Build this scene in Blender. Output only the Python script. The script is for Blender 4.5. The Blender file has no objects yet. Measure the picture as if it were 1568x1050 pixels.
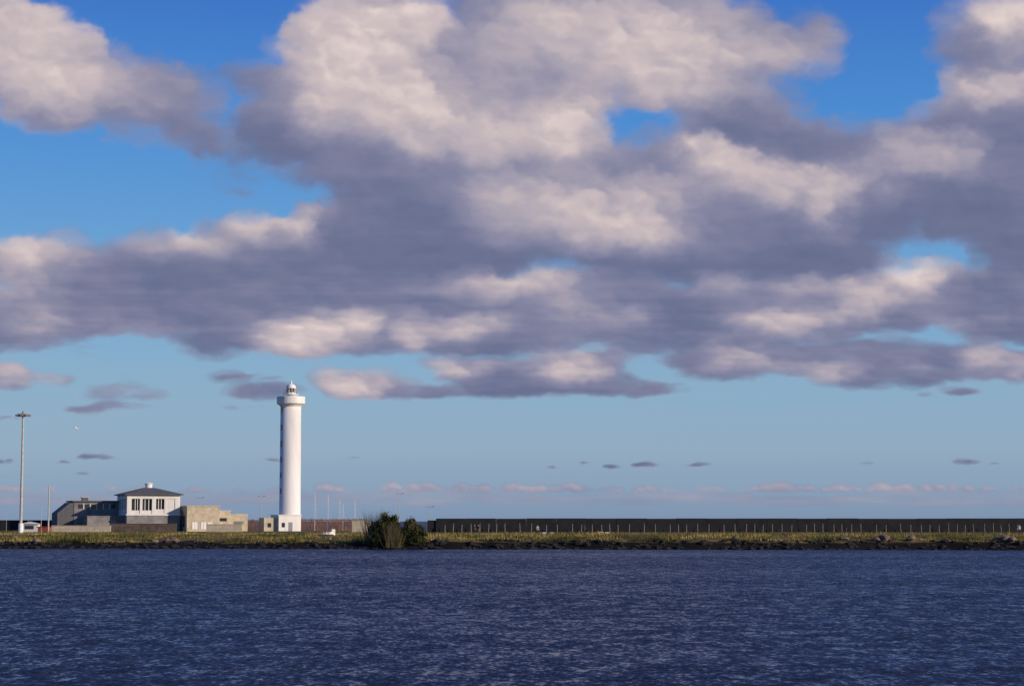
import bpy, bmesh, math, random
import numpy as np
from mathutils import Vector, Matrix
random.seed(7); rng=np.random.default_rng(7)
scene=bpy.context.scene
F=3049.0; EYE=4.1; PITCH=math.atan(272/3049.0)
def X(px,D): return (px-784)*D/F          # bearing -> metres east at distance D
def Z(py,D): return EYE+(797-py)*D/F      # elevation -> height at distance D

# ---------------- materials ----------------
def new_mat(name):
    m=bpy.data.materials.new(name); m.use_nodes=True
    nt=m.node_tree; b=nt.nodes['Principled BSDF']; return m,nt,b
def mat(name,col,rough=0.8,var=0.25,scale=1.5,col2=None,metal=0.0,streak=False):
    m,nt,b=new_mat(name)
    tc=nt.nodes.new('ShaderNodeTexCoord'); mp=nt.nodes.new('ShaderNodeMapping')
    if streak: mp.inputs['Scale'].default_value=(1,1,0.15)
    n=nt.nodes.new('ShaderNodeTexNoise'); n.inputs['Scale'].default_value=scale; n.inputs['Detail'].default_value=6; n.inputs['Roughness'].default_value=0.65
    r=nt.nodes.new('ShaderNodeValToRGB')
    c2=col2 if col2 else tuple(c*(1-var) for c in col)
    c1=tuple(min(1,c*(1+var*0.4)) for c in col)
    r.color_ramp.elements[0].position=0.35; r.color_ramp.elements[0].color=(*c2,1)
    r.color_ramp.elements[1].position=0.62; r.color_ramp.elements[1].color=(*c1,1)
    nt.links.new(tc.outputs['Object'],mp.inputs['Vector']); nt.links.new(mp.outputs[0],n.inputs['Vector'])
    nt.links.new(n.outputs['Fac'],r.inputs['Fac']); nt.links.new(r.outputs['Color'],b.inputs['Base Color'])
    b.inputs['Roughness'].default_value=rough; b.inputs['Metallic'].default_value=metal
    return m
M_white=mat('white_plaster',(0.78,0.76,0.74),0.7,0.14,0.5,streak=True)
M_white2=mat('house_plaster',(0.66,0.65,0.63),0.8,0.15,0.8,streak=True)
M_grey=mat('grey_concrete',(0.22,0.21,0.22),0.9,0.35,0.5)
M_dkgrey=mat('roof_slate',(0.09,0.095,0.11),0.8,0.2,1.0)
M_beige=mat('beige_stone',(0.50,0.43,0.32),0.9,0.25,0.9)
M_glass=mat('dark_glass',(0.03,0.035,0.045),0.15,0.2,1)
M_wall=mat('dark_seawall',(0.012,0.013,0.017),0.95,0.5,0.6)  # near-black base colour stands in for shade on the wall face
M_rust=mat('rusty_metal',(0.22,0.11,0.055),0.9,0.5,0.8)
M_brown=mat('brown_rubble',(0.12,0.09,0.07),0.9,0.5,0.8)
M_pole=mat('galvanised_steel',(0.45,0.44,0.42),0.5,0.2,2,metal=0.1)
M_post=mat('weathered_post',(0.38,0.34,0.25),0.9,0.3,2)
M_rock=mat('dark_rock',(0.014,0.013,0.014),0.95,0.5,2)
M_rock2=mat('pale_rock',(0.17,0.12,0.095),0.95,0.5,2)
M_red=mat('red_paint',(0.30,0.05,0.035),0.6,0.2,2)
M_lamp=mat('lamp_grey',(0.25,0.25,0.26),0.5,0.2,2)

# ---------------- mesh helpers ----------------
def link(o): scene.collection.objects.link(o); return o
def empty(name,loc=(0,0,0),rz=0):
    e=bpy.data.objects.new(name,None); e.location=loc; e.rotation_euler=(0,0,rz); e.empty_display_size=1; return link(e)
def obj_bm(name,bm,m,parent=None,smooth=False):
    me=bpy.data.meshes.new(name); bm.to_mesh(me); bm.free()
    if smooth:
        for p in me.polygons: p.use_smooth=True
    for mm in (m if isinstance(m,list) else [m]): me.materials.append(mm)
    o=bpy.data.objects.new(name,me); link(o)
    if parent: o.parent=parent
    return o
def bm_box(bm,x0,x1,y0,y1,z0,z1):
    vs=[bm.verts.new(p) for p in [(x0,y0,z0),(x1,y0,z0),(x1,y1,z0),(x0,y1,z0),(x0,y0,z1),(x1,y0,z1),(x1,y1,z1),(x0,y1,z1)]]
    for f in [(0,3,2,1),(4,5,6,7),(0,1,5,4),(1,2,6,5),(2,3,7,6),(3,0,4,7)]: bm.faces.new([vs[i] for i in f])
def box(name,x0,x1,y0,y1,z0,z1,m,parent=None,bev=0.0):
    bm=bmesh.new(); bm_box(bm,x0,x1,y0,y1,z0,z1)
    if bev: bmesh.ops.bevel(bm,geom=bm.edges[:],offset=bev,segments=1,affect='EDGES')
    return obj_bm(name,bm,m,parent)
def bm_lathe(bm,prof,seg=40,cx=0,cy=0,cap=True):
    rings=[]
    for r,z in prof:
        rings.append([bm.verts.new((cx+r*math.cos(2*math.pi*i/seg),cy+r*math.sin(2*math.pi*i/seg),z)) for i in range(seg)])
    for a,b in zip(rings,rings[1:]):
        for i in range(seg):
            j=(i+1)%seg; bm.faces.new((a[i],a[j],b[j],b[i]))
    if cap:
        bm.faces.new(rings[0][::-1]); bm.faces.new(rings[-1])
def lathe(name,prof,m,parent=None,seg=40,cx=0,cy=0,smooth=False):
    bm=bmesh.new(); bm_lathe(bm,prof,seg,cx,cy); return obj_bm(name,bm,m,parent,smooth)
def bm_tube(bm,a,b,ra,rb,seg=6):
    a=Vector(a); b=Vector(b); d=(b-a).normalized(); t=Vector((0,0,1)) if abs(d.z)<0.9 else Vector((1,0,0))
    u=d.cross(t).normalized(); v=d.cross(u)
    A=[bm.verts.new(a+(u*math.cos(2*math.pi*i/seg)+v*math.sin(2*math.pi*i/seg))*ra) for i in range(seg)]
    B=[bm.verts.new(b+(u*math.cos(2*math.pi*i/seg)+v*math.sin(2*math.pi*i/seg))*rb) for i in range(seg)]
    for i in range(seg):
        j=(i+1)%seg; bm.faces.new((A[i],A[j],B[j],B[i]))
    bm.faces.new(A[::-1]); bm.faces.new(B)

# ---------------- noise ----------------
perm=np.tile(rng.permutation(512),3); ang=rng.random(512)*2*np.pi; GX=np.cos(ang); GY=np.sin(ang)
def perlin(x,y,seed=0):
    xi=np.floor(x).astype(np.int64); yi=np.floor(y).astype(np.int64); xf=x-xi; yf=y-yi
    u=xf**3*(xf*(xf*6-15)+10); v=yf**3*(yf*(yf*6-15)+10)
    def g(ix,iy,fx,fy):
        h=perm[(perm[(ix+seed*37)&511]+iy)&511]; return GX[h]*fx+GY[h]*fy
    a=g(xi,yi,xf,yf); b=g(xi+1,yi,xf-1,yf); c=g(xi,yi+1,xf,yf-1); d=g(xi+1,yi+1,xf-1,yf-1)
    return ((a*(1-u)+b*u)*(1-v)+(c*(1-u)+d*u)*v)*1.5
def fbm(x,y,o=5,seed=0,gain=0.5):
    s=0;a=1;t=0
    for i in range(o): s=s+a*perlin(x,y,seed+i); t+=a; a*=gain; x=x*2.03+17.1; y=y*2.03+5.7
    return s/t*1.4
def sst(a,b,x):
    t=np.clip((x-a)/(b-a),0,1); return t*t*(3-2*t)

# ---------------- sky: clouds on a celestial dome ----------------
COVER=[(50,105,98,92,1),(130,140,72,50,1),(225,150,82,46,.75),(20,40,85,50,.9),(285,190,40,28,.4),(130,205,40,10,.3),
(550,90,118,98,1),(500,170,105,68,1),(640,170,130,90,1),(760,120,120,120,1),(850,200,95,70,1),(700,230,170,50,1),(880,40,200,85,1),
(1030,80,150,88,1),(1180,75,100,38,.85),(1290,100,70,15,.4),(1120,175,90,35,.75),(1230,210,100,40,.65),(600,20,60,35,.8),
(385,115,72,28,.6),(440,190,70,48,.85),(345,255,92,46,.5),(290,215,60,24,.5),(480,265,55,28,.45),(390,300,40,20,.3),
(560,330,90,50,1),(640,370,170,60,1),(820,310,190,90,1),(1000,320,220,90,1),(1060,235,60,40,1),(1170,275,130,65,1),(1270,330,120,90,1),(1330,290,75,70,.9),(1150,390,240,42,1),(700,300,130,55,1),(900,255,90,45,.9),(560,265,100,22,.55),
(1520,60,60,45,.95),(1530,160,90,65,.95),(1460,200,80,50,.8),(1400,250,65,45,.8),(1480,290,110,80,1),(1540,370,70,50,.95),(1560,300,90,120,1),
(50,400,80,36,.95),(160,435,150,50,1),(300,405,110,48,1),(400,375,80,50,1),(460,400,80,62,1),(80,480,170,45,1),(280,470,190,42,1),(480,450,190,50,1),(20,510,80,20,.8),
(480,515,110,34,1),(640,510,120,38,1),(340,525,70,24,.85),(720,460,200,42,.95),(860,475,120,50,1),(760,520,110,30,.9),(900,440,110,28,.85),(610,400,200,42,1),(250,520,70,9,.4),
(1060,480,90,56,1),(1200,485,130,45,1),(1340,470,120,45,1),(1440,455,110,42,.95),(1530,480,90,45,.95),(960,520,70,32,.75),(1120,550,115,38,.9),(1300,550,125,40,.9),(1460,555,115,38,.9),(1350,585,90,16,.7),(1240,440,150,24,.8),(1000,440,60,24,.6),(1560,560,60,32,.85),(1550,430,60,26,.8),
(545,588,80,24,1),(640,597,70,15,.8),(710,565,70,18,.8),(800,585,115,28,1),(880,565,90,28,1),(940,590,85,20,.8),(1030,592,50,12,.5),
(400,600,58,18,.7),(190,603,80,18,.65),(225,580,60,11,.45),(18,578,45,23,.8),(85,580,42,13,.55),(70,545,90,12,.35),(250,545,90,10,.3)]
SMALL=[(1455,603,55,9,.65),(370,578,70,8,.5),(150,626,85,10,.6),(370,622,40,7,.4),(140,530,60,10,.4),(15,640,26,6,.4),
(155,698,34,9,.75),(95,708,16,5,.5),(135,725,25,5,.55),(6,706,16,6,.5),(30,728,40,4,.35),(985,711,26,7,.75),(935,713,20,6,.6),(900,708,16,4,.5),(848,715,13,4,.5),(1078,710,28,5,.7),(1480,704,26,8,.75),(1325,709,18,5,.55),(1525,709,15,4,.45),(545,702,26,5,.3),(412,703,30,5,.35)]
for cx,cy,rx,ry,w_ in SMALL:
    for k in range(7):
        u=rng.uniform(-.75,.75); hh=(1-u*u)
        COVER.append((cx+u*rx,cy+ry*.45-rng.uniform(0,.9)*ry*hh,rx*rng.uniform(.3,.6),ry*rng.uniform(.4,.8)*(.5+.5*hh),w_*rng.uniform(.45,.8)))
CUT=[(350,172,45,34,.9),(240,262,45,40,.6),(455,315,80,20,.85),(500,285,22,22,.5),(425,275,18,30,.5),(1010,180,80,18,.95),(1400,130,80,55,1),(1335,165,55,35,.6),(1440,378,48,24,.9),(1400,402,30,20,.7),(1500,402,30,16,.5),(1030,437,16,9,.8),(905,532,32,13,.8),(610,566,70,9,.9),(190,532,100,12,.6),(275,556,80,16,.7),(400,562,60,9,.9),(1010,572,32,12,.7),(1110,215,30,10,.3),(690,8,30,14,.7),(1340,520,50,6,.25),(1180,525,60,5,.25)]
LIT=[(45,95,95,85,.8),(110,140,60,40,.6),(200,150,70,35,.4),(20,30,60,40,.6),
(540,75,105,80,1.0),(500,120,70,60,.8),(620,40,60,35,.8),(620,150,90,55,.9),(700,205,110,45,.75),(865,195,65,50,1),(780,215,60,40,.6),(880,40,160,50,.8),(1000,60,100,50,.8),(1060,120,80,45,.8),(1160,80,90,32,.55),(960,110,100,40,.7),(760,110,80,60,.4),(1240,95,70,18,.4),
(1050,225,32,24,1),(1110,245,60,30,.85),(1180,275,70,35,.75),(1000,290,90,30,.6),(920,335,100,40,.85),(980,355,60,25,.75),(840,300,70,35,.6),(1265,312,30,32,.95),(1310,270,50,25,.6),(760,330,60,40,.4),(740,290,60,25,.4),(1240,290,60,25,.5),
(1525,40,50,28,.85),(1490,140,60,28,.75),(1400,235,45,28,.55),(1550,120,40,40,.5),(1450,235,60,30,.35),(1420,160,30,15,.3),
(55,385,38,20,.95),(15,380,25,18,.6),(20,430,60,40,.5),(292,360,22,14,.8),(395,345,50,24,.75),(460,350,30,24,.75),(230,375,50,14,.35),(330,370,40,16,.4),(100,400,40,20,.35),(60,500,60,22,.4),(200,505,60,15,.35),
(465,513,80,28,.95),(550,492,36,18,.9),(632,515,26,24,.7),(700,500,42,20,.75),(760,440,110,18,.6),(830,430,60,15,.5),(770,490,30,18,.5),(880,480,50,30,.35),(960,480,40,24,.3),
(1195,490,75,20,.75),(1320,447,36,20,.8),(1412,433,52,22,1),(1300,480,50,14,.6),(1090,440,50,12,.4),(1240,440,70,14,.45),(1460,490,60,10,.4),(1370,465,50,12,.45),
(540,588,52,20,.8),(700,563,48,12,.65),(860,560,55,22,.75),(900,575,50,10,.5),(500,580,20,10,.4),(15,573,38,18,.55),(80,578,25,9,.35),(1120,550,50,18,.45),(1280,565,40,16,.5),(1500,545,30,22,.65),(1560,560,25,20,.4),(1200,560,60,14,.35),(1400,560,40,12,.3),(190,600,50,8,.2)]
DARK=[(600,345,100,55,.8),(650,398,220,20,.8),(1000,405,250,16,.8),(1250,395,130,25,.9),(1350,330,40,60,.5),(420,425,80,30,.6),(260,430,90,30,.5),(160,405,80,18,.4),(150,520,200,10,.5),(700,462,120,14,.6),(340,525,60,18,.8),(600,545,150,9,.7),(800,545,140,10,.6),(1055,478,60,38,.9),(1180,525,160,10,.5),(1500,455,70,20,.6),(1420,490,80,10,.5),(1300,592,140,8,.6),(1120,582,100,10,.4),(800,602,130,10,.7),(600,608,100,7,.7),(1230,215,90,30,.7),(1480,330,100,50,.6),(1545,390,60,30,.6),(400,110,60,25,.6),(330,260,80,40,.4),(150,190,110,10,.5),(420,205,60,35,.5),(700,262,120,10,.4),(830,255,60,10,.3),(1100,180,70,25,.6),(760,380,120,20,.5)]
def union(lst,x,y,lo=0.5,hi=1.3,by=1.0):
    inv=np.ones_like(x)
    for cx,cy,rx,ry,w in lst:
        dx=(x-cx)/rx; dy=(y-cy)/ry
        if by!=1.0: dy=np.where(dy>0,dy/by,dy)
        r2=dx*dx+dy*dy; k=r2<hi*hi
        if not k.any(): continue
        r=np.sqrt(r2[k]); inv[k]*=1-w*sst(hi,lo,r)
    return 1-inv
def cover(x,y): return union(COVER,x,y)*(1-union(CUT,x,y,.3,1.35))
OX,OY,RW,RH=-120,-120,1820,960
def blur(T,s):
    r=int(3*s)+1; k=np.exp(-0.5*(np.arange(-r,r+1)/s)**2); k/=k.sum()
    P=np.pad(T,((r,r),(0,0)),'edge'); O=sum(k[i]*P[i:i+T.shape[0]] for i in range(2*r+1))
    P=np.pad(O,((0,0),(r,r)),'edge'); return sum(k[i]*P[:,i:i+T.shape[1]] for i in range(2*r+1)).astype(np.float32)
def splat_puffs():
    A=np.zeros((RH,RW),np.float32); Lg=np.zeros((RH,RW),np.float32)
    def add(cx,cy,rx,ry,base,gain,op):
        x0=max(0,int(cx-rx-OX)); x1=min(RW,int(cx+rx-OX)+2); y0=max(0,int(cy-ry-OY)); y1=min(RH,int(cy+ry-OY)+2)
        if x1<=x0+1 or y1<=y0+1: return
        yy,xx=np.mgrid[y0:y1,x0:x1]; dx=(xx+OX-cx)/rx; dy=(yy+OY-cy)/ry; r2=dx*dx+dy*dy
        h=np.sqrt(np.clip(1-r2,0,1)); s=np.clip(0.42*dx-0.66*dy+0.62*h,0,1)
        a=op*sst(0.0,0.85,h); li=base+gain*s
        A[y0:y1,x0:x1]=1-(1-A[y0:y1,x0:x1])*(1-a); Lg[y0:y1,x0:x1]=Lg[y0:y1,x0:x1]*(1-a)+li*a
    for rlo,rhi,n,thr,op in ((38,70,1500,.66,.5),(20,38,3800,.55,.40),(10,20,5500,.45,.24),(5,10,5000,.42,.13)):
        x=rng.uniform(OX,OX+RW,n); y=rng.uniform(OY,640,n); s=np.clip((760-y)/520,.22,1.0)
        wx=x+s*30*fbm(x/110,y/80,3,1); wy=y+s*20*fbm(x/110,y/80,3,11)
        c=cover(wx,wy); cu=cover(wx+14*s,wy-24*s); cd=cover(wx,wy+22*s); l=union(LIT,wx,wy,.3,1.4,1.1); l2=union(LIT,wx,wy,.2,2.2,1.1); dk=union(DARK,wx,wy,.2,1.5)
        rr=rng.uniform(rlo,rhi,n)*s
        order=np.argsort(-rr)
        for i in order:
            if c[i]<thr: continue
            top=max(0,c[i]-cu[i]); bot=max(0,c[i]-cd[i])
            L=(.75*l[i]+.26*l2[i]+0.30*top)*(1-.35*dk[i])
            if rhi<22 and L<.3 and top<.1: continue
            base=0.16+0.43*L-0.10*bot-.05*dk[i]; gain=0.13+0.44*L
            asp=1.0+.5*sst(300,560,y[i])
            add(x[i],y[i],rr[i]*rng.uniform(1.0,1.6)*asp,rr[i]*rng.uniform(.7,.95)/math.sqrt(asp),base,gain,op*min(1,c[i]+.1))
    A1=blur(A,3.0); L1=blur(Lg,3.0); A2=blur(A,1.2); L2=blur(Lg,1.2)
    k=sst(560,350,np.arange(RH)+OY)[:,None].astype(np.float32)
    A=A1*k+A2*(1-k); Lg=L1*k+L2*(1-k)
    # far cumulus line just above the horizon
    for x in np.arange(OX,OX+RW,5):
        d=0.74+0.6*perlin(np.array([x/60.]),np.array([3.3]),7)[0]+0.8*perlin(np.array([x/17.]),np.array([8.3]),9)[0]
        if x<600: d-=.2
        d=min(1.2,max(d,.0))
        if d<.15: continue
        for k in range(3):
            r=rng.uniform(3,7)*(d+.3); add(x+rng.uniform(-5,5),753+rng.uniform(-2,4)-7*d,r*1.4,r*.85,.46,.36,.22*min(1,d+.2))
    for x in range(OX,OX+RW,10):
        add(x,762+rng.uniform(-5,9),rng.uniform(25,60),rng.uniform(4,9),.58,.08,.13)
    return A,Lg
def build_sky():
    az=np.concatenate([np.linspace(-75,-18,60)[:-1],np.linspace(-18,18,980),np.linspace(18,75,60)[1:]])
    el=np.concatenate([np.linspace(-0.2,17,500),np.linspace(17,70,70)[1:]])
    A,E=np.meshgrid(np.radians(az),np.radians(el)); A=A.ravel(); E=E.ravel()
    dx=np.cos(E)*np.sin(A); dy=np.cos(E)*np.cos(A); dz=np.sin(E)
    cp,sp=math.cos(PITCH),math.sin(PITCH)
    f=dy*cp+dz*sp; px=784+F*dx/f; py=525-F*(-dy*sp+dz*cp)/f
    s=np.clip((800-py)/520,0.08,1.1)
    PA,PL=splat_puffs()
    w1=fbm(px/44,py/32,4,5,.55); w2=fbm(px/44+50,py/32,4,15,.55)
    sx=np.clip(px+s*18*w1-OX,0,RW-1.01); sy=np.clip(py+s*11*w2-OY,0,RH-1.01)
    ix=sx.astype(int); iy=sy.astype(int); fx=sx-ix; fy=sy-iy
    def smp(T): return (T[iy,ix]*(1-fx)+T[iy,ix+1]*fx)*(1-fy)+(T[iy+1,ix]*(1-fx)+T[iy+1,ix+1]*fx)*fy
    pa=smp(PA); pl=smp(PL)/np.maximum(pa,1e-3)
    bx=px+s*30*fbm(px/110,py/80,3,1)+s*8*w1; by=py+s*20*fbm(px/110,py/80,3,11)+s*6*w2
    C=cover(bx,by); L=union(LIT,bx,by,.3,1.5,1.15); L2=union(LIT,bx,by,.2,2.3,1.1); DK=union(DARK,bx,by,.2,1.6)
    n=fbm(px/90,py/36,5,21,0.55)
    nl=fbm(px/170,py/60,4,41,0.5)
    st=fbm(px/130,py/13,4,44,0.5)
    lay=sst(330,520,py)
    d=C+0.24*n+.10*st*lay
    ba=sst(0.26,1.0,d)
    bl=0.20+0.48*L+.20*L2+0.06*n+.10*nl-.08*DK
    alpha=1-(1-ba)*(1-pa)
    t=pa*0.75; light=bl*(1-t)+pl*t
    light=light+0.14*(1-alpha)+0.05*nl+0.03*sst(300,600,py)+.07*st*(.3+.7*lay)-.04*DK
    out=np.maximum(sst(1590,1680,px),np.maximum(sst(-20,-110,px),sst(-20,-110,py)))
    rnd=fbm(px/420,py/230,6,51,0.5); hz=sst(660,560,py)
    do=hz*np.clip(0.45+rnd*1.4,0,1.1); ao=sst(.4,.85,do); r2=fbm(px/420+.03,py/230-.09,6,51,.5)
    lo=np.clip(.3+2.2*(rnd-r2),0.05,.95)
    alpha=alpha*(1-out)+ao*out; light=np.clip(light*(1-out)+lo*out,0,1)
    R=14000.0
    co=np.stack([dx*R,dy*R,dz*R+EYE],1).astype(np.float32)
    nu=len(az); nv=len(el)
    i,j=np.meshgrid(np.arange(nu-1),np.arange(nv-1)); a=(j*nu+i).ravel()
    q=np.stack([a,a+nu,a+nu+1,a+1],1).astype(np.int32)
    me=bpy.data.meshes.new('sky'); me.vertices.add(len(co)); me.vertices.foreach_set('co',co.ravel())
    me.loops.add(q.size); me.loops.foreach_set('vertex_index',q.ravel()); me.polygons.add(len(q))
    me.polygons.foreach_set('loop_start',np.arange(0,q.size,4,dtype=np.int32)); me.update(calc_edges=True)
    for nm,v in (('cloud_alpha',alpha),('cloud_light',light)):
        at=me.attributes.new(nm,'FLOAT','POINT'); at.data.foreach_set('value',v.astype(np.float32))
    m=bpy.data.materials.new('clouds'); m.use_nodes=True; nt=m.node_tree; nt.nodes.clear()
    out_=nt.nodes.new('ShaderNodeOutputMaterial'); mix=nt.nodes.new('ShaderNodeMixShader'); tr=nt.nodes.new('ShaderNodeBsdfTransparent'); em=nt.nodes.new('ShaderNodeEmission')
    aa=nt.nodes.new('ShaderNodeAttribute'); aa.attribute_name='cloud_alpha'
    al=nt.nodes.new('ShaderNodeAttribute'); al.attribute_name='cloud_light'
    r=nt.nodes.new('ShaderNodeValToRGB'); cr=r.color_ramp
    cr.elements[0].position=0; cr.elements[0].color=(0.115,0.14,0.25,1)
    cr.elements[1].position=1; cr.elements[1].color=(0.78,0.665,0.635,1)
    for p,c in ((.18,(0.155,0.175,0.295)),(.38,(0.25,0.25,0.37)),(.58,(0.405,0.365,0.44)),(.8,(0.59,0.50,0.515))):
        e=cr.elements.new(p); e.color=(*c,1)
    nt.links.new(al.outputs['Fac'],r.inputs['Fac']); nt.links.new(r.outputs['Color'],em.inputs['Color'])
    nt.links.new(aa.outputs['Fac'],mix.inputs['Fac']); nt.links.new(tr.outputs[0],mix.inputs[1]); nt.links.new(em.outputs[0],mix.inputs[2]); nt.links.new(mix.outputs[0],out_.inputs['Surface'])
    m.cycles.emission_sampling='NONE'
    me.materials.append(m); o=bpy.data.objects.new('sky',me); link(o)
build_sky()

# ---------------- world + sun ----------------
SAZ=math.radians(115); SEL=math.radians(18)
w=bpy.data.worlds.new('World'); scene.world=w; w.use_nodes=True; nt=w.node_tree; bg=nt.nodes['Background']
sky=nt.nodes.new('ShaderNodeTexSky'); sky.sky_type='NISHITA'; sky.sun_disc=False; sky.sun_elevation=SEL; sky.sun_rotation=SAZ
tc=nt.nodes.new('ShaderNodeTexCoord'); sep=nt.nodes.new('ShaderNodeSeparateXYZ'); nt.links.new(tc.outputs['Generated'],sep.inputs[0])
rp=nt.nodes.new('ShaderNodeValToRGB'); cr=rp.color_ramp
def lin(c): return tuple(((v/255)/12.92 if v/255<0.04045 else ((v/255+0.055)/1.055)**2.4) for v in c)
stops=[(0.0,(124,148,180)),(0.014,(134,161,190)),(0.035,(143,171,197)),(0.07,(134,173,204)),(0.12,(106,164,214)),(0.19,(72,142,214)),(0.26,(50,112,200)),(0.5,(34,84,160)),(1.0,(28,66,130))]
cr.elements[0].position=0; cr.elements[0].color=(*lin(stops[0][1]),1); cr.elements[1].position=1; cr.elements[1].color=(*lin(stops[-1][1]),1)
for p,c in stops[1:-1]:
    e=cr.elements.new(p); e.color=(*lin(c),1)
nt.links.new(sep.outputs['Z'],rp.inputs['Fac'])
up=nt.nodes.new('ShaderNodeVectorMath'); up.operation='SCALE'; up.inputs['Scale'].default_value=10.0; nt.links.new(rp.outputs['Color'],up.inputs[0])
mx=nt.nodes.new('ShaderNodeMix'); mx.data_type='RGBA'; mx.inputs['Factor'].default_value=0.9
nt.links.new(sky.outputs[0],mx.inputs['A']); nt.links.new(up.outputs[0],mx.inputs['B']); nt.links.new(mx.outputs['Result'],bg.inputs['Color'])
bg.inputs['Strength'].default_value=0.1
sl=bpy.data.lights.new('sun','SUN'); sl.energy=4.5; sl.angle=math.radians(0.5); sl.color=(1.0,0.83,0.64)
so=bpy.data.objects.new('sun',sl); link(so)
sd=Vector((math.sin(SAZ)*math.cos(SEL),math.cos(SAZ)*math.cos(SEL),math.sin(SEL)))
so.rotation_euler=sd.to_track_quat('Z','Y').to_euler()

# ---------------- water ----------------
def build_water():
    bm=bmesh.new(); s=13800
    vs=[bm.verts.new(p) for p in ((-s,-3000,0),(s,-3000,0),(s,s,0),(-s,s,0))]; bm.faces.new(vs)
    m,nt,b=new_mat('sea_water')
    b.inputs['Base Color'].default_value=(0.007,0.014,0.043,1); b.inputs['Roughness'].default_value=0.2; b.inputs['IOR'].default_value=1.33
    geo=nt.nodes.new('ShaderNodeNewGeometry')
    def nz(sx,sy,scale,det,amp,rot=0.0):
        mp=nt.nodes.new('ShaderNodeMapping'); mp.inputs['Scale'].default_value=(sx,sy,1); mp.inputs['Rotation'].default_value=(0,0,rot)
        nt.links.new(geo.outputs['Position'],mp.inputs['Vector'])
        n=nt.nodes.new('ShaderNodeTexNoise'); n.inputs['Scale'].default_value=scale; n.inputs['Detail'].default_value=det; n.inputs['Roughness'].default_value=0.6
        nt.links.new(mp.outputs[0],n.inputs['Vector'])
        if amp is None: return n
        sb=nt.nodes.new('ShaderNodeVectorMath'); sb.operation='SUBTRACT'; nt.links.new(n.outputs['Color'],sb.inputs[0]); sb.inputs[1].default_value=(.5,.5,.5)
        sc=nt.nodes.new('ShaderNodeVectorMath'); sc.operation='SCALE'; sc.inputs['Scale'].default_value=amp; nt.links.new(sb.outputs[0],sc.inputs[0]); return sc
    a=nz(1.1,0.45,5.6,2,1.05,0.25); c=nz(0.9,0.5,1.3,3,0.7,-0.2)
    ad=nt.nodes.new('ShaderNodeVectorMath'); ad.operation='ADD'; nt.links.new(a.outputs[0],ad.inputs[0]); nt.links.new(c.outputs[0],ad.inputs[1])
    # constant tilt added to the normals so the water mirrors higher, darker sky
    bi=nt.nodes.new('ShaderNodeVectorMath'); bi.operation='ADD'; nt.links.new(ad.outputs[0],bi.inputs[0]); bi.inputs[1].default_value=(0.03,-0.26,0)
    patch=nz(0.3,1,0.035,5,None,0.05); mr=nt.nodes.new('ShaderNodeMapRange'); mr.inputs['From Min'].default_value=0.35; mr.inputs['From Max'].default_value=0.65; mr.inputs['To Min'].default_value=0.75; mr.inputs['To Max'].default_value=1.15
    nt.links.new(patch.outputs['Fac'],mr.inputs['Value'])
    s2=nt.nodes.new('ShaderNodeVectorMath'); s2.operation='SCALE'; nt.links.new(bi.outputs[0],s2.inputs[0]); nt.links.new(mr.outputs[0],s2.inputs['Scale'])
    mu=nt.nodes.new('ShaderNodeVectorMath'); mu.operation='MULTIPLY_ADD'; nt.links.new(s2.outputs[0],mu.inputs[0]); mu.inputs[1].default_value=(1,1,0); mu.inputs[2].default_value=(0,0,1)
    no=nt.nodes.new('ShaderNodeVectorMath'); no.operation='NORMALIZE'; nt.links.new(mu.outputs[0],no.inputs[0]); nt.links.new(no.outputs[0],b.inputs['Normal'])
    obj_bm('sea_water',bm,m)
build_water()

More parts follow.
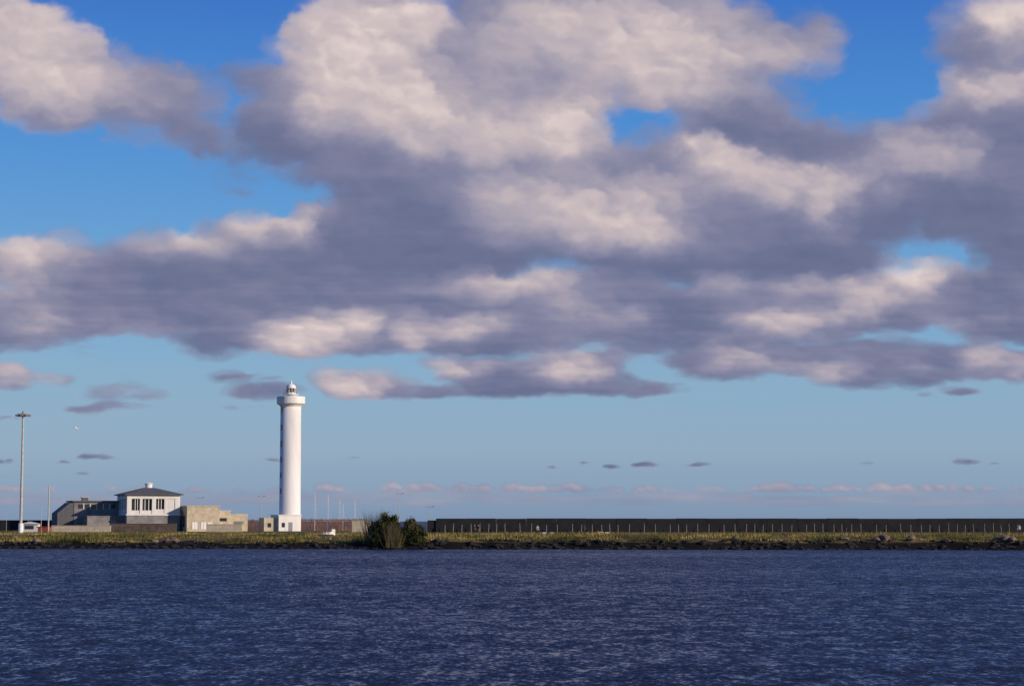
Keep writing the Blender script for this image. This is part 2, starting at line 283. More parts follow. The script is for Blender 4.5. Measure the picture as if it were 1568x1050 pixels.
# ---------------- terrain ----------------
def shoreY(x):
    return 288-x*0.10+2.2*fbm(x/22.0,x*0+0.3,3,71)+1.0*perlin(x/5.0,x*0+4.4,75)
def ground(x,y):
    x=np.asarray(x,float); y=np.asarray(y,float)
    t=y-shoreY(x); right=sst(-20,-12,x)
    rise=sst(-0.5,3.2,t)*(0.95+0.40*right)
    slope=sst(2.5,16-6*right,t)*(0.95-0.40*right)
    b=0.22*fbm(x/9,y/9,4,81)*sst(1,4,t)*(1-0.7*sst(30,60,t))
    return rise+slope+b-0.5*sst(0,-6,t)-0.05
def build_land():
    xs=np.concatenate([np.arange(-420,-150,6),np.arange(-150,150,0.8),np.arange(150,421,6)]); 
    ts=np.concatenate([np.arange(-8,26,0.45),np.arange(26,60,2),np.arange(60,190,6)])
    XX,TT=np.meshgrid(xs,ts); YY=TT+288-XX*0.10; ZZ=ground(XX,YY)
    co=np.stack([XX.ravel(),YY.ravel(),ZZ.ravel()],1)
    nu=len(xs); i,j=np.meshgrid(np.arange(nu-1),np.arange(len(ts)-1)); a=(j*nu+i).ravel()
    q=np.stack([a,a+1,a+nu+1,a+nu],1)
    me=bpy.data.meshes.new('ground'); me.from_pydata(co.tolist(),[],q.tolist()); 
    for p in me.polygons: p.use_smooth=True
    m,nt,b=new_mat('grassy_bank'); b.inputs['Roughness'].default_value=0.95; b.inputs['Specular IOR Level'].default_value=0.1
    geo=nt.nodes.new('ShaderNodeNewGeometry'); sp=nt.nodes.new('ShaderNodeSeparateXYZ'); nt.links.new(geo.outputs['Position'],sp.inputs[0])
    n=nt.nodes.new('ShaderNodeTexNoise'); n.inputs['Scale'].default_value=0.35; n.inputs['Detail'].default_value=8; n.inputs['Roughness'].default_value=.7
    nt.links.new(geo.outputs['Position'],n.inputs['Vector'])
    r=nt.nodes.new('ShaderNodeValToRGB'); cr=r.color_ramp; cr.elements[0].position=.38; cr.elements[0].color=(0.05,0.045,0.016,1); cr.elements[1].position=.6; cr.elements[1].color=(0.20,0.145,0.065,1)
    nt.links.new(n.outputs['Fac'],r.inputs['Fac'])
    ma=nt.nodes.new('ShaderNodeMath'); ma.operation='MULTIPLY_ADD'; nt.links.new(n.outputs['Fac'],ma.inputs[0]); ma.inputs[1].default_value=0.7; nt.links.new(sp.outputs['Z'],ma.inputs[2])
    mr=nt.nodes.new('ShaderNodeMapRange'); mr.inputs['From Min'].default_value=1.3; mr.inputs['From Max'].default_value=1.6; nt.links.new(ma.outputs[0],mr.inputs['Value'])
    mx=nt.nodes.new('ShaderNodeMix'); mx.data_type='RGBA'; mx.inputs['A'].default_value=(0.010,0.010,0.011,1); nt.links.new(mr.outputs[0],mx.inputs['Factor']); nt.links.new(r.outputs['Color'],mx.inputs['B']); nt.links.new(mx.outputs['Result'],b.inputs['Base Color'])
    me.materials.append(m); link(bpy.data.objects.new('ground',me))
build_land()
def gz(x,y): return float(ground(np.array([x]),np.array([y]))[0])

def tri_mesh(name,P,m,tint=None):
    n=len(P)//3; me=bpy.data.meshes.new(name); me.vertices.add(len(P)); me.vertices.foreach_set('co',P.astype(np.float32).ravel())
    me.loops.add(len(P)); me.loops.foreach_set('vertex_index',np.arange(len(P),dtype=np.int32)); me.polygons.add(n)
    me.polygons.foreach_set('loop_start',np.arange(0,len(P),3,dtype=np.int32)); me.update(calc_edges=True)
    if tint is not None:
        at=me.attributes.new('tint','FLOAT','POINT'); at.data.foreach_set('value',np.repeat(tint,3).astype(np.float32))
    me.materials.append(m); o=bpy.data.objects.new(name,me); return link(o)
def leaf_mat(name,cols):
    m,nt,b=new_mat(name); a=nt.nodes.new('ShaderNodeAttribute'); a.attribute_name='tint'
    r=nt.nodes.new('ShaderNodeValToRGB'); cr=r.color_ramp; cr.elements[0].color=(*cols[0],1); cr.elements[1].color=(*cols[-1],1)
    for k,c in enumerate(cols[1:-1]): e=cr.elements.new((k+1)/(len(cols)-1)); e.color=(*c,1)
    nt.links.new(a.outputs['Fac'],r.inputs['Fac']); nt.links.new(r.outputs['Color'],b.inputs['Base Color']); b.inputs['Roughness'].default_value=0.8; b.inputs['Specular IOR Level'].default_value=0.15
    return m
def build_grass():
    N=190000
    x=rng.uniform(-150,150,N); t=2.6+rng.random(N)**1.6*42; y=t+shoreY(x)
    dens=fbm(x/6,y/4,3,91)+0.5*fbm(x/30,y/12,2,95)
    k=dens>-0.22; x=x[k];y=y[k];t=t[k];dens=dens[k]; n=len(x)
    z=ground(x,y); h=(0.09+0.27*rng.random(n)**2)*(1+1.2*np.clip(dens,0,1))
    tall=sst(8,4.5,t)*sst(0.25,0.6,dens); h=h*(1+1.0*tall)
    w=rng.uniform(0.03,0.08,n); th=rng.uniform(0,np.pi,n); lx=rng.normal(0,.35,n)*h; ly=rng.normal(0,.3,n)*h
    b1=np.stack([x-np.cos(th)*w,y-np.sin(th)*w,z-.03],1); b2=np.stack([x+np.cos(th)*w,y+np.sin(th)*w,z-.03],1); tp=np.stack([x+lx,y+ly,z+h],1)
    P=np.stack([b1,b2,tp],1).reshape(-1,3)
    tint=np.clip(0.5+0.8*fbm(x/8,y/5,4,99)+rng.normal(0,.14,n),0,1)
    tri_mesh('grass',P,leaf_mat('grass_blades',[(0.035,0.05,0.013),(0.11,0.115,0.03),(0.25,0.20,0.06),(0.42,0.31,0.13)]),tint)
build_grass()

def rock_bm(bm,c,s,seed):
    r=bmesh.ops.create_icosphere(bm,subdivisions=2,radius=1.0); rr=random.Random(seed)
    ph=[rr.uniform(0,6) for _ in range(3)]
    for v in r['verts']:
        q=v.co.copy(); k=1+0.22*math.sin(q.x*3+ph[0])+0.18*math.sin(q.y*4+ph[1])+0.15*math.sin(q.z*5+ph[2])+rr.uniform(-.08,.08)
        v.co=Vector((q.x*s[0]*k+c[0],q.y*s[1]*k+c[1],q.z*s[2]*k+c[2]))
def build_rocks():
    bm=bmesh.new()
    for i in range(900):
        x=random.uniform(-125,125); t=random.uniform(-0.6,3.0); y=float(shoreY(np.array([x]))[0])+t
        s=random.uniform(.18,.5); rock_bm(bm,(x,y,gz(x,y)+0.0),(s*random.uniform(.8,1.6),s,s*random.uniform(.4,.7)),i)
    obj_bm('shore_rocks',bm,M_rock)
    for px,sz,dt in ((1352,.75,3.2),(1340,.5,3.0),(1393,.65,3.0),(1530,.8,4),(1538,.5,4.2),(265,.75,2.8),(238,.45,3),(1127,.5,3.6),(1290,.5,4),(60,.6,2.5),(1545,.6,3)):
        x=X(px,288); y=float(shoreY(np.array([x]))[0])+dt; x=X(px,y)
        b=bmesh.new(); rock_bm(b,(0,0,0),(sz*1.3,sz,sz*.75),px); o=obj_bm('boulder',b,M_rock2); o.location=(x,y,gz(x,y)+sz*.35)
build_rocks()

# ---------------- shrubs and reeds ----------------
def shrub(name,x,y,w,h,n,seed,cols,lobes):
    r=np.random.default_rng(seed); z0=gz(x,y); par=empty(name,(x,y,z0-0.1))
    bm=bmesh.new()
    for k in range(9):
        a=r.uniform(0,6.28); p1=(r.normal(0,.2),r.normal(0,.2),0); p2=(math.cos(a)*w*.22,math.sin(a)*w*.2,h*.4); p3=(math.cos(a)*w*.4,math.sin(a)*w*.3,h*r.uniform(.6,.9))
        bm_tube(bm,p1,p2,.09,.05); bm_tube(bm,p2,p3,.05,.015)
    o=obj_bm('limbs',bm,M_rock2,par)
    cs=[]
    for (lx,lz,lw,lh) in lobes:
        for q in range(int(16*lw*lh)+6):
            a=r.uniform(0,6.28); rr=math.sqrt(r.random()); ez=r.uniform(-1,1)
            rr*=math.sqrt(max(0,1-ez*ez)); cs.append((lx+math.cos(a)*rr*lw,math.sin(a)*rr*lw*.8,lz+ez*lh,r.uniform(.22,.5),r.normal(0,.2)))
    cs=np.array(cs); idx=r.integers(0,len(cs),n); c=cs[idx]
    p=c[:,:3]+r.normal(0,1,(n,3))*c[:,3:4]*.6; p[:,2]=np.maximum(p[:,2],0.05)
    d1=r.normal(0,1,(n,3)); d1/=np.linalg.norm(d1,axis=1)[:,None]; d2=r.normal(0,1,(n,3)); d2[:,2]+=.8; L=r.uniform(.08,.2,(n,1))
    P=np.stack([p-d1*L*.6,p+d1*L*.6,p+d2*L],1).reshape(-1,3)
    tint=np.clip(0.4+c[:,4]+0.12*(p[:,2]/h-.5)+r.normal(0,.12,n),0,1)
    o=tri_mesh('foliage',P,leaf_mat(name+'_leaves',cols),tint); o.parent=par
G=[(0.012,0.018,0.008),(0.03,0.042,0.015),(0.07,0.075,0.026),(0.15,0.13,0.05)]
def shore(x): return float(shoreY(np.array([x]))[0])
xs_=X(590,290); shrub('shrub',xs_,shore(xs_)+1.4,4.6,4.6,18000,3,G,[(-.9,.7,1.5,1.1),(.6,.7,1.8,1.0),(-.3,2.4,1.5,1.4),(-.4,3.5,1.2,1.0),(1.2,2.4,1.2,1.3),(2.2,1.2,1.4,1.1),(.9,3.6,.8,.7)])
xs2=X(632,290); shrub('shrub',xs2,shore(xs2)+1.8,3.4,3.6,9000,5,G,[(0,.8,1.9,1.0),(-.3,2.1,1.1,1.0),(.9,1.5,1.0,.8),(-.2,2.7,.7,.6)])
def reeds(x,y,n,h,w,seed):
    r=np.random.default_rng(seed); bx=r.normal(0,w,n); by=r.normal(0,.6,n); hh=h*r.uniform(.6,1.05,n); lx=r.normal(0,.16,n)*hh+bx*.35; ly=r.normal(0,.1,n)*hh; wd=r.uniform(.02,.05,n)
    z=gz(x,y); P=np.stack([np.stack([x+bx-wd,y+by,z+0*bx],1),np.stack([x+bx+wd,y+by,z+0*bx],1),np.stack([x+bx+lx,y+by+ly,z+hh],1)],1).reshape(-1,3)
    tri_mesh('reed_clump',P,leaf_mat('reeds',[(0.03,0.035,0.015),(0.09,0.08,0.038),(0.20,0.15,0.08)]),r.random(n))
reeds(X(603,290),shore(X(603,290))+0.6,420,3.9,.5,1); reeds(X(580,290),shore(X(580,290))+2.2,400,5.0,.9,2)
for k,(px,n,h,wd) in enumerate(((150,250,.9,1.5),(370,250,1.0,1.5),(985,260,.9,1.8),(950,200,.9,1.2),(1240,200,.7,2),(1435,200,.8,1.5),(430,200,.7,2))):
    xx=X(px,300); reeds(xx,shore(xx)+6,n,h,wd,20+k)

# ---------------- lighthouse ----------------
def lighthouse():
    D=440; x=X(445,D); p=empty('lighthouse',(x,D,1.7))
    H0=Z(620,D)-1.7
    lathe('tower',[(2.42,0),(2.42,.6),(2.36,.62),(2.26,H0)],M_white,p,64,smooth=True)
    bm=bmesh.new(); bm_lathe(bm,[(2.27,H0-.5),(2.5,H0-.2),(3.0,H0+.15),(3.12,H0+.2),(3.12,H0+1.75),(2.9,H0+1.75),(2.9,H0+.9),(.5,H0+.9)],64); obj_bm('gallery',bm,M_white,p)
    lathe('watch_room',[(1.35,H0+.9),(1.35,H0+2.1),(1.75,H0+2.15),(1.75,H0+2.3),(.6,H0+2.3)],M_white,p,32)
    lathe('lantern_glass',[(.92,H0+2.3),(.92,H0+3.6)],M_glass,p,16)
    bm=bmesh.new()
    for k in range(10):
        a=k*2*math.pi/10; bm_tube(bm,(.98*math.cos(a),.98*math.sin(a),H0+2.3),(.98*math.cos(a),.98*math.sin(a),H0+3.65),.06,.06)
    bm_lathe(bm,[(1.0,H0+2.3),(1.0,H0+2.7),(.95,H0+2.72)],16)
    obj_bm('lantern_mullions',bm,M_white,p)
    bm=bmesh.new()
    for k in range(14):
        a=k*2*math.pi/14; bm_tube(bm,(1.65*math.cos(a),1.65*math.sin(a),H0+2.3),(1.65*math.cos(a),1.65*math.sin(a),H0+3.2),.03,.03,4)
        b=(k+1)*2*math.pi/14
        for hh in (2.75,3.2): bm_tube(bm,(1.65*math.cos(a),1.65*math.sin(a),H0+hh),(1.65*math.cos(b),1.65*math.sin(b),H0+hh),.025,.025,4)
    obj_bm('balcony_railing',bm,M_pole,p)
    lathe('dome',[(1.12,H0+3.6),(1.15,H0+3.7)]+[(1.08*math.cos(t),H0+3.72+.95*math.sin(t)) for t in [i*math.pi/2/8 for i in range(8)]]+[(.12,H0+4.7),(.22,H0+4.8),(.28,H0+4.95),(.2,H0+5.12),(.03,H0+5.2),(.02,H0+5.7)],M_white,p,32,smooth=True)
    for py in (628,655,680,704,728,752):
        z=Z(py,D)-1.7
        a=math.radians(213); c,s=math.cos(a),math.sin(a); r=2.31
        bm=bmesh.new(); bm_box(bm,-.18,.04,-.3,.3,z-.6,z+.6); o=obj_bm('window',bm,M_glass,p); o.location=(r*c,r*s,0); o.rotation_euler=(0,0,a)
        bm=bmesh.new(); bm_box(bm,-.18,.12,-.42,.42,z-.75,z-.61); o=obj_bm('window_sill',bm,M_white,p); o.location=(r*c,r*s,0); o.rotation_euler=(0,0,a)
    q=empty('base_annex',(0,0,0),math.radians(22)); q.parent=p; q.location=(-.7,-3.2,0)
    h=Z(789,D)-1.7
    box('annex_walls',-2.0,3.0,-2.2,4.4,0,h,M_white,q,.03); box('annex_roof',-2.15,3.15,-2.35,4.55,h+.002,h+.18,M_white,q)
    box('annex_door',.2,1.1,-2.24,-2.1,.05,2.1,M_lamp,q); box('annex_window',-1.3,-.6,-2.24,-2.1,1.0,2.0,M_glass,q)
    box('side_store',-5.0,-2.003,-1.2,3.2,0,h-.5,M_beige,q); box('side_window',-4.2,-3.4,-1.24,-1.1,1.0,1.9,M_glass,q)
lighthouse()

# ---------------- pavilion house ----------------
def house():
    g=1.8; th=math.radians(21.6); D=425
    p=empty('pavilion_house',(-78.7,432.4,g),th); s=5.7
    z1=Z(757,D)-g; zb=Z(789,D)-g
    box('lower_walls',-s,s,-s,s,0,zb,M_grey,p)
    box('core_walls',-s+.9,s-.9,-s+.9,s-.9,zb,z1-.6,M_glass,p)
    box('floor_band',-s-.15,s+.15,-s-.15,s+.15,zb+.003,zb+.35,M_white2,p)
    bm=bmesh.new()
    zt=z1-.9; zs=zb+.352
    def face(bm,piers,axis):
        for a,b in piers:
            if axis=='f': bm_box(bm,a,b,-s,-s+.5,zs,zt)
            if axis=='l': bm_box(bm,-s,-s+.5,a,b,zs,zt)
            if axis=='r': bm_box(bm,s-.5,s,a,b,zs,zt)
    face(bm,[(-s,-4.7),(-2.95,-2.4),(-.35,.5),(2.3,2.7),(4.6,s)],'f')
    face(bm,[(-4.9,-4.2),(-2.2,-1.5),(.5,1.2),(3.2,s)],'l'); face(bm,[(-5.1,-4.2),(-1.2,-.5),(2.5,s)],'r')
    bm_box(bm,-s,s,s-.5,s,zs,zt)
    obj_bm('piers',bm,M_white2,p)
    box('lintel_band',-s-.003,s+.003,-s-.003,s+.003,zt+.002,z1-.1,M_white2,p)
    box('solid_bay',.502,4.598,-s+.1,-s+.4,zs,zs+1.0,M_white2,p)
    box('side_parapet',-s+.12,-s+.35,-5.1,5.1,zs,zs+.9,M_white2,p)
    box('parapet',-4.69,-.36,-s+.12,-s+.34,zs,zs+.75,M_white2,p); box('bay_panel',2.72,4.58,-s+.12,-s+.35,zs+1.002,zt,M_white2,p)
    for i,x in enumerate((-3.9,-3.4,-1.8,-1.0,1.1,1.7)): box('mullion',x-.07,x+.07,-s+.3,-s+.4,zs+.76,zt,M_white2,p)
    bm=bmesh.new(); e=s+.6; za=z1-.1; zr=Z(746,D)-g
    b=[bm.verts.new(v) for v in [(-e,-e,za),(e,-e,za),(e,e,za),(-e,e,za)]]; b2=[bm.verts.new(v) for v in [(-e,-e,za+.2),(e,-e,za+.2),(e,e,za+.2),(-e,e,za+.2)]]
    t=[bm.verts.new(v) for v in [(-1,-1,zr),(1,-1,zr),(1,1,zr),(-1,1,zr)]]
    bm.faces.new(b[::-1])
    for i in range(4):
        j=(i+1)%4; bm.faces.new((b[i],b[j],b2[j],b2[i])); bm.faces.new((b2[i],b2[j],t[j],t[i]))
    bm.faces.new(t); obj_bm('hipped_roof',bm,M_dkgrey,p)
    lathe('roof_lantern',[(.75,zr-.1),(.75,zr+.75),(.95,zr+.78),(.95,zr+.9),(.3,zr+1.15)],M_white,p,16)
    # west wing, set back so the side of the pavilion shows
    q=empty('west_wing',(0,0,0)); q.parent=p; q.location=(1.2,5.2,0)
    wz=Z(768,D)-g
    box('wing_walls',-16.5,-s-1.2-.01,-1.5,6.5,0,wz,M_grey,q); box('wing_roof',-16.9,-s-1.2-.02,-1.9,6.9,wz+.002,wz+.3,M_dkgrey,q)
    for i in range(6): box('wing_window',-15.6+i*1.4,-14.7+i*1.4,-1.56,-1.4,wz-1.4,wz-.5,M_glass,q)
    for i in range(5): box('wing_mullion',-14.55+i*1.4,-14.4+i*1.4,-1.62,-1.505,wz-1.6,wz-.3,M_white2,q)
    bm=bmesh.new(); vs=[(-20,-1.4,0),(-16.51,-1.4,0),(-16.51,-1.4,wz-.1),(-17.2,-1.4,wz-.1),(-20,-1.4,wz-2.4)]
    A=[bm.verts.new(v) for v in vs]; B=[bm.verts.new((v[0],6.4,v[2])) for v in vs]
    bm.faces.new(A); bm.faces.new(B[::-1])
    for i in range(5): j=(i+1)%5; bm.faces.new((A[j],A[i],B[i],B[j]))
    obj_bm('sloped_end',bm,M_dkgrey,q)
    box('wing_chimney',-14.2,-12.9,2,3.2,wz+.302,wz+.95,M_dkgrey,q,.03); box('chimney_cap',-14.4,-12.7,1.8,3.4,wz+.952,wz+1.1,M_beige,q)
    # low stepped terrace joining the wing
    box('terrace_block',-13.5,-s-.02,-2.5,3.65,0,zb-.2,M_grey,p); box('terrace_coping',-13.6,-s-.03,-2.6,3.66,zb-.198,zb-.05,M_grey,p)
    r=empty('east_block',(0,0,0),0); r.parent=p; r.location=(12.6,-11.5+2.2,0)
    h=Z(775,418)-g
    box('block_walls',-6.2,.9,0,10.5,0,h,M_beige,r,.02); box('block_cornice',-6.35,1.05,-.15,10.65,h+.002,h+.22,M_beige,r)
    for a,b_ in ((-5.0,-3.9),(-3.1,-2.0),(-1.7,-.7)):
        box('shutter',a,b_,-.06,.05,.5,2.0,M_white,r); box('shutter_gap',a+.5,a+.56,-.08,-.061,.5,2.0,M_lamp,r)
    box('wall_recess',-6.25,-6.1,2,3.4,1,3.4,M_glass,r)
    h2=Z(782,420)-g; h3=Z(786,420)-g
    box('annex_high',.91,4.0,3,10,0,h2,M_beige,r,.02); box('annex_low',4.01,7.9,3.3,10,0,h3,M_beige,r,.02)
    box('annex_cornice',.92,4.1,2.85,10.1,h2+.002,h2+.15,M_white2,r); box('annex_opening',1.6,3.2,2.96,3.1,2.2,2.9,M_glass,r); box('annex_opening',4.8,7.0,3.26,3.4,1.6,2.2,M_grey,r)
house()
def lowwall(name,pxa,pxb,D,pyt,m,caps=True):
    x0,x1=X(pxa,D),X(pxb,D); zt=Z(pyt,D); p=empty(name,(x0,D,0)); box('wall_body',0,x1-x0,0,.4,1.3,zt,m,p)
    box('coping',-.05,x1-x0+.05,-.06,.46,zt+.002,zt+.12,m,p)
lowwall('terrace_wall',82,172,405,805,M_beige); lowwall('garden_wall',170,272,412,802,M_brown); lowwall('stone_wall',540,568,400,797,M_beige); lowwall('boundary_wall',318,372,410,803,M_beige)
def rust_fence(pxa,pxb,D,pyt):
    x0,x1=X(pxa,D),X(pxb,D); L=x1-x0; zt=Z(pyt,D); p=empty('rusty_fence',(x0,D,0)); bm=bmesh.new(); n=int(L/.32)
    for i in range(n):
        xx=i*.32; t=random.uniform(-.12,.05); bm_box(bm,xx,xx+random.uniform(.16,.27),0,.03,1.6,zt-.15+t)
    obj_bm('slats',bm,M_rust,p); bm=bmesh.new()
    for i in range(int(L/2.4)+1): bm_box(bm,i*2.4-.06,i*2.4+.06,.05,.17,1.6,zt+.15)
    obj_bm('posts',bm,M_post,p)
    bm=bmesh.new(); bm_box(bm,0,L,.032,.048,2.4,2.5); bm_box(bm,0,L,.032,.048,zt-.5,zt-.4); obj_bm('rails',bm,M_rust,p)
rust_fence(372,408,452,794); rust_fence(462,566,452,793)

def breakwater():
    p=empty('breakwater_wall'); D=398; zt=Z(793.5,D)
    bm=bmesh.new(); x=X(660,D); k=0
    x=X(668,D)
    while x<175:
        L=6.0; dz=random.uniform(-.04,.04); bm_box(bm,x,x+L-.05,D,D+1.6,1.0,zt+dz); x+=L; k+=1
    bm_box(bm,X(655,D),X(668,D)-.05,D+.2,D+1.4,1,zt-.35)
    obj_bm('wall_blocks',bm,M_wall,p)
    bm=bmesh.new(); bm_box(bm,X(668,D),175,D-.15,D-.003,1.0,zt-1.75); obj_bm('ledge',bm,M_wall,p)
    p2=empty('seawall_railing'); bm=bmesh.new(); x=X(682,D-1.5)
    while x<170:
        l=random.uniform(-.12,.12); h=random.uniform(1.1,1.5); bm_tube(bm,(x,D-1.5,1.7),(x+l,D-1.5,2.35+h*.85),.055,.04,5); x+=random.choice((1.6,1.7,1.9,2.2,3.0))
    obj_bm('posts',bm,M_post,p2)
    p3=empty('breakwater_wall'); bm=bmesh.new(); x=-210; D2=470; z2=Z(796,D2)
    while x<X(350,D2): bm_box(bm,x,x+7.95,D2,D2+1.5,1,z2+random.uniform(-.05,.05)); x+=8
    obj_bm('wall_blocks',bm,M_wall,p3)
breakwater()

def pole(name,px,pyt,D,r,head=None,m=M_pole):
    x=X(px,D); zt=Z(pyt,D); z0=1.7; p=empty(name,(x,D,z0)); H=zt-z0
    bm=bmesh.new(); bm_tube(bm,(0,0,0),(0,0,H),r,r*.6,10); obj_bm('shaft',bm,m,p)
    if head=='mast':
        lathe('head_ring',[(.3,H-.5),(1.0,H-.25),(1.05,H-.05),(.3,H+.05),(.05,H+.55)],M_lamp,p,16)
        bm=bmesh.new()
        for k in range(8):
            a=k*math.pi/4; c,s=math.cos(a),math.sin(a); bm_box(bm,c*1.1-.22,c*1.1+.22,s*1.1-.22,s*1.1+.22,H-.42,H-.12)
        obj_bm('floodlights',bm,M_lamp,p); lathe('base_plinth',[(.45,0),(.45,1.9),(.25,2.0)],M_white,p,12)
    elif head=='lamp':
        bm=bmesh.new(); bm_tube(bm,(0,0,H-.1),(.75,0,H+.05),.04,.03); bm_box(bm,.45,1.0,-.12,.12,H+.02,H+.16); bm_tube(bm,(0,0,H-.1),(-.5,0,H+.02),.04,.03); bm_box(bm,-.8,-.4,-.1,.1,H,H+.12); obj_bm('lamp_head',bm,M_lamp,p)
    elif head=='boat':
        bm=bmesh.new(); bm_tube(bm,(-.5,0,H*.7),(.5,0,H*.7),.03,.03); bm_tube(bm,(0,0,H),(.8,0,0),.012,.012,4); obj_bm('spreader',bm,m,p)
pole('floodlight_mast',35,634,345,.27,'mast'); pole('flag_pole',77,743,380,.16)
pole('flag_pole',66,768,400,.06); pole('street_lamp',401,760,455,.08,'lamp'); pole('street_lamp',612,756,440,.08,'lamp')
pole('street_lamp',308,762,470,.06,'lamp')
for px,py in ((483,754),(503,757),(521,764),(526,772),(544,765)): pole('boat_mast',px,py,462,.085,'boat',M_white2)
pole('street_lamp',659,776,420,.05,'lamp'); pole('flag_pole',13,785,420,.04); pole('flag_pole',46,786,420,.04)

def kiosk():
    D=400; p=empty('white_kiosk',(X(48,D),D,1.75)); box('walls',-1.7,1.7,0,2,0,1.7,M_white2,p)
    bm=bmesh.new(); b=[bm.verts.new(v) for v in ((-2,-.3,1.702),(2,-.3,1.702),(2,2.3,1.702),(-2,2.3,1.702))]; t=bm.verts.new((0,1,2.2)); bm.faces.new(b[::-1])
    for i in range(4): bm.faces.new((b[i],b[(i+1)%4],t))
    obj_bm('canopy',bm,M_white2,p); box('hatch',-.9,.9,-.05,.05,.7,1.4,M_glass,p)
    q=empty('red_skip',(X(70,D),D,1.75)); box('tub',-1.2,1.2,0,1.6,.2,1.1,M_red,q,.05); box('rim',-1.3,1.3,-.1,1.7,1.102,1.2,M_red,q); box('skids',-1.0,1.0,.2,1.4,0,.19,M_lamp,q)
kiosk()
def boat(px,D,py,L,m):
    x=X(px,D); z=gz(x,D); p=empty('rowing_boat',(x,D,z+.05),.25)
    bm=bmesh.new(); rings=[]
    for k,(t,w,h) in enumerate(((-1,.55,.6),(-.6,.8,.55),(0,.9,.5),(.6,.6,.6),(1,.05,.8))):
        rings.append([bm.verts.new((t*L/2,yy*w*.8,zz)) for yy,zz in ((-1,h),(-.75,.15),(0,0),(.75,.15),(1,h))])
    for a,b in zip(rings,rings[1:]):
        for i in range(4): bm.faces.new((a[i],b[i],b[i+1],a[i+1]))
    bm.faces.new(rings[0]); 
    obj_bm('hull',bm,m,p); box('thwart',-.2,.1,-.65,.65,.38,.44,M_beige,p); box('cuddy',.3,.9,-.4,.4,.4,.95,m,p,.08)
boat(505,306,820,1.9,M_white)

# ---------------- people ----------------
def person(px,D,shirt,pants,hair,face=0,pose='stand',scale=1.0):
    x=X(px,D); z=gz(x,D)
    st={'stand':(.10,-.10,0),'walk':(.26,-.26,0),'bend':(.12,-.12,1)}[pose]
    lean=.55 if pose=='bend' else 0.0
    J=[]; E=[]
    def v(p,r): J.append((p,r)); return len(J)-1
    def off(h): return lean*max(0,h-.95)
    pel=v((0,0,.95),.135)
    sp=v((0,-off(1.15),1.15),.125); ch=v((0,-off(1.35),1.33),.15); nk=v((0,-off(1.5),1.49-.1*lean),.058); hd=v((0,-off(1.62)-.02,1.60-.15*lean),.092); ht=v((0,-off(1.72)-.01,1.70-.17*lean),.08)
    E+=[(pel,sp),(sp,ch),(ch,nk),(nk,hd),(hd,ht)]
    for s,fw in ((1,st[0]),(-1,st[1])):
        hp=v((s*.1,0,.88),.095); kn=v((s*.11,-fw*.6,.49),.062); an=v((s*.11,-fw+.05,.09),.043); to=v((s*.12,-fw-.12,.04),.038)
        E+=[(pel,hp),(hp,kn),(kn,an),(an,to)]
        sh=v((s*.19,-off(1.42),1.42-.06*lean),.062); el=v((s*.25,-off(1.2)+fw*.3,1.15-.05*lean),.043); wr=v((s*.23,-off(1.0)-.16+fw*.2,.93),.03); hn=v((s*.22,-off(1.0)-.2+fw*.2,.84),.034)
        E+=[(ch,sh),(sh,el),(el,wr),(wr,hn)]
    me=bpy.data.meshes.new('body'); me.from_pydata([j[0] for j in J],E,[]); o=bpy.data.objects.new('tmp',me); link(o)
    md=o.modifiers.new('s','SKIN'); o.modifiers.new('ss','SUBSURF').levels=1
    for i,sv in enumerate(me.skin_vertices[0].data): sv.radius=(J[i][1],J[i][1]); sv.use_root=(i==0)
    dg=bpy.context.evaluated_depsgraph_get(); m2=bpy.data.meshes.new_from_object(o.evaluated_get(dg)); bpy.data.objects.remove(o)
    m2.materials.clear()
    mats=[mat('skin',(0.45,0.28,0.2),.6,.1),mat('shirt',shirt,.9,.2,6),mat('trousers',pants,.9,.2,6),mat('hair',hair,.8,.2,9),mat('shoes',(0.03,0.03,0.03),.6,.2)]
    for mm in mats: m2.materials.append(mm)
    for f in m2.polygons:
        c=f.center; f.use_smooth=True
        if c.z>1.5-.13*lean: f.material_index=3 if (c.z>1.655-.16*lean or (c.y+off(1.62))>.03) else 0
        elif c.z>1.47-.1*lean: f.material_index=0
        elif abs(c.x)>.17 and c.z<1.0: f.material_index=0
        elif c.z>.93: f.material_index=1
        elif c.z<.08: f.material_index=4
        else: f.material_index=2
    e=empty('person',(x,D,z-.02),face); e.scale=(scale,)*3
    b=bpy.data.objects.new('body',m2); link(b); b.parent=e
    bm=bmesh.new(); y0=-off(1.62)-.11; hz=1.61-.15*lean
    bm_box(bm,-.012,.012,y0-.03,y0,hz-.01,hz+.03); bm_box(bm,-.03,.03,y0-.004,y0+.02,hz-.055,hz-.045); bm_box(bm,-.04,-.02,y0-.004,y0+.02,hz+.035,hz+.047); bm_box(bm,.02,.04,y0-.004,y0+.02,hz+.035,hz+.047)
    obj_bm('face_features',bm,mats[0],e)
person(727,330,(0.03,0.03,0.04),(0.02,0.02,0.03),(0.02,.015,.01),1.2,'stand'); person(733,331,(0.12,0.05,0.04),(0.02,0.02,0.03),(0.02,.015,.01),-1.0,'walk',.97)
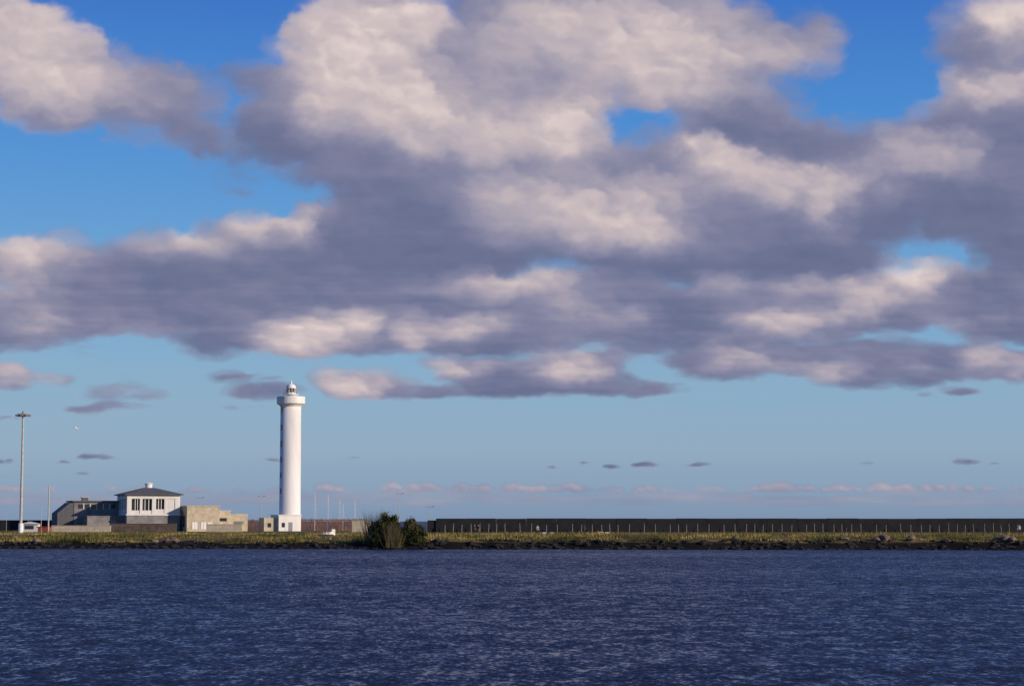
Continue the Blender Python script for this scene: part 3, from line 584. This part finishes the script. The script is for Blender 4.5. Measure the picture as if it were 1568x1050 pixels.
person(823,325,(0.30,0.30,0.33),(0.04,0.04,0.06),(0.03,.02,.01),.4,'walk'); person(893,325,(0.06,0.04,0.08),(0.03,0.03,0.05),(0.02,.015,.01),2.6,'bend')
person(1557,318,(0.75,0.72,0.70),(0.04,0.04,0.06),(0.05,.03,.02),-.5,'stand',1.02); person(1291,303,(0.05,0.06,0.09),(0.03,0.03,0.05),(0.03,.02,.01),1.8,'bend',.8)
def bag(px,D,c,w):
    x=X(px,D); z=gz(x,D); p=empty('cool_box',(x,D,z)); box('body',-w,w,-.2,.2,.02,.38,mat('box_paint',c,.5,.15),p,.04); box('lid',-w-.02,w+.02,-.22,.22,.382,.46,M_white,p,.02)
bag(919,322,(0.5,0.05,0.03),.45); bag(929,323,(0.6,0.6,0.6),.35); bag(833,324,(0.55,0.55,0.55),.3); bag(845,324,(.25,.25,.2),.3)

def gull():
    D=300; p=empty('seagull',(X(117,D),D,Z(656,D)),.7); p.scale=(1.1,)*3; bm=bmesh.new()
    bm_tube(bm,(-.28,0,0),(-.05,0,.01),.02,.075,8); bm_tube(bm,(-.05,0,.01),(.15,0,.02),.075,.06,8); bm_tube(bm,(.15,0,.02),(.27,0,.04),.05,.035,8); bm_tube(bm,(.27,0,.04),(.34,0,.03),.015,.004,5)
    for s in (1,-1):
        a=[bm.verts.new(v) for v in ((-.1,s*.05,.03),(.1,s*.05,.03),(.16,s*.35,.26),(.0,s*.35,.25),(-.05,s*.72,.20),(-.02,s*.74,.2))]
        bm.faces.new((a[0],a[1],a[2],a[3])); bm.faces.new((a[3],a[2],a[5],a[4]))
    t=[bm.verts.new(v) for v in ((-.25,.03,0),(-.25,-.03,0),(-.42,-.09,0),(-.42,.09,0))]; bm.faces.new(t)
    obj_bm('body',bm,M_white,p)
gull()

# ---------------- camera ----------------
cam=bpy.data.cameras.new('camera'); cam.sensor_width=36; cam.lens=36*F/1568; cam.clip_start=0.5; cam.clip_end=60000
co=bpy.data.objects.new('camera',cam); link(co); co.location=(0,0,EYE); co.rotation_euler=(math.pi/2+PITCH,0,0); scene.camera=co
scene.view_settings.view_transform='Standard'; scene.view_settings.look='None'; scene.view_settings.exposure=0
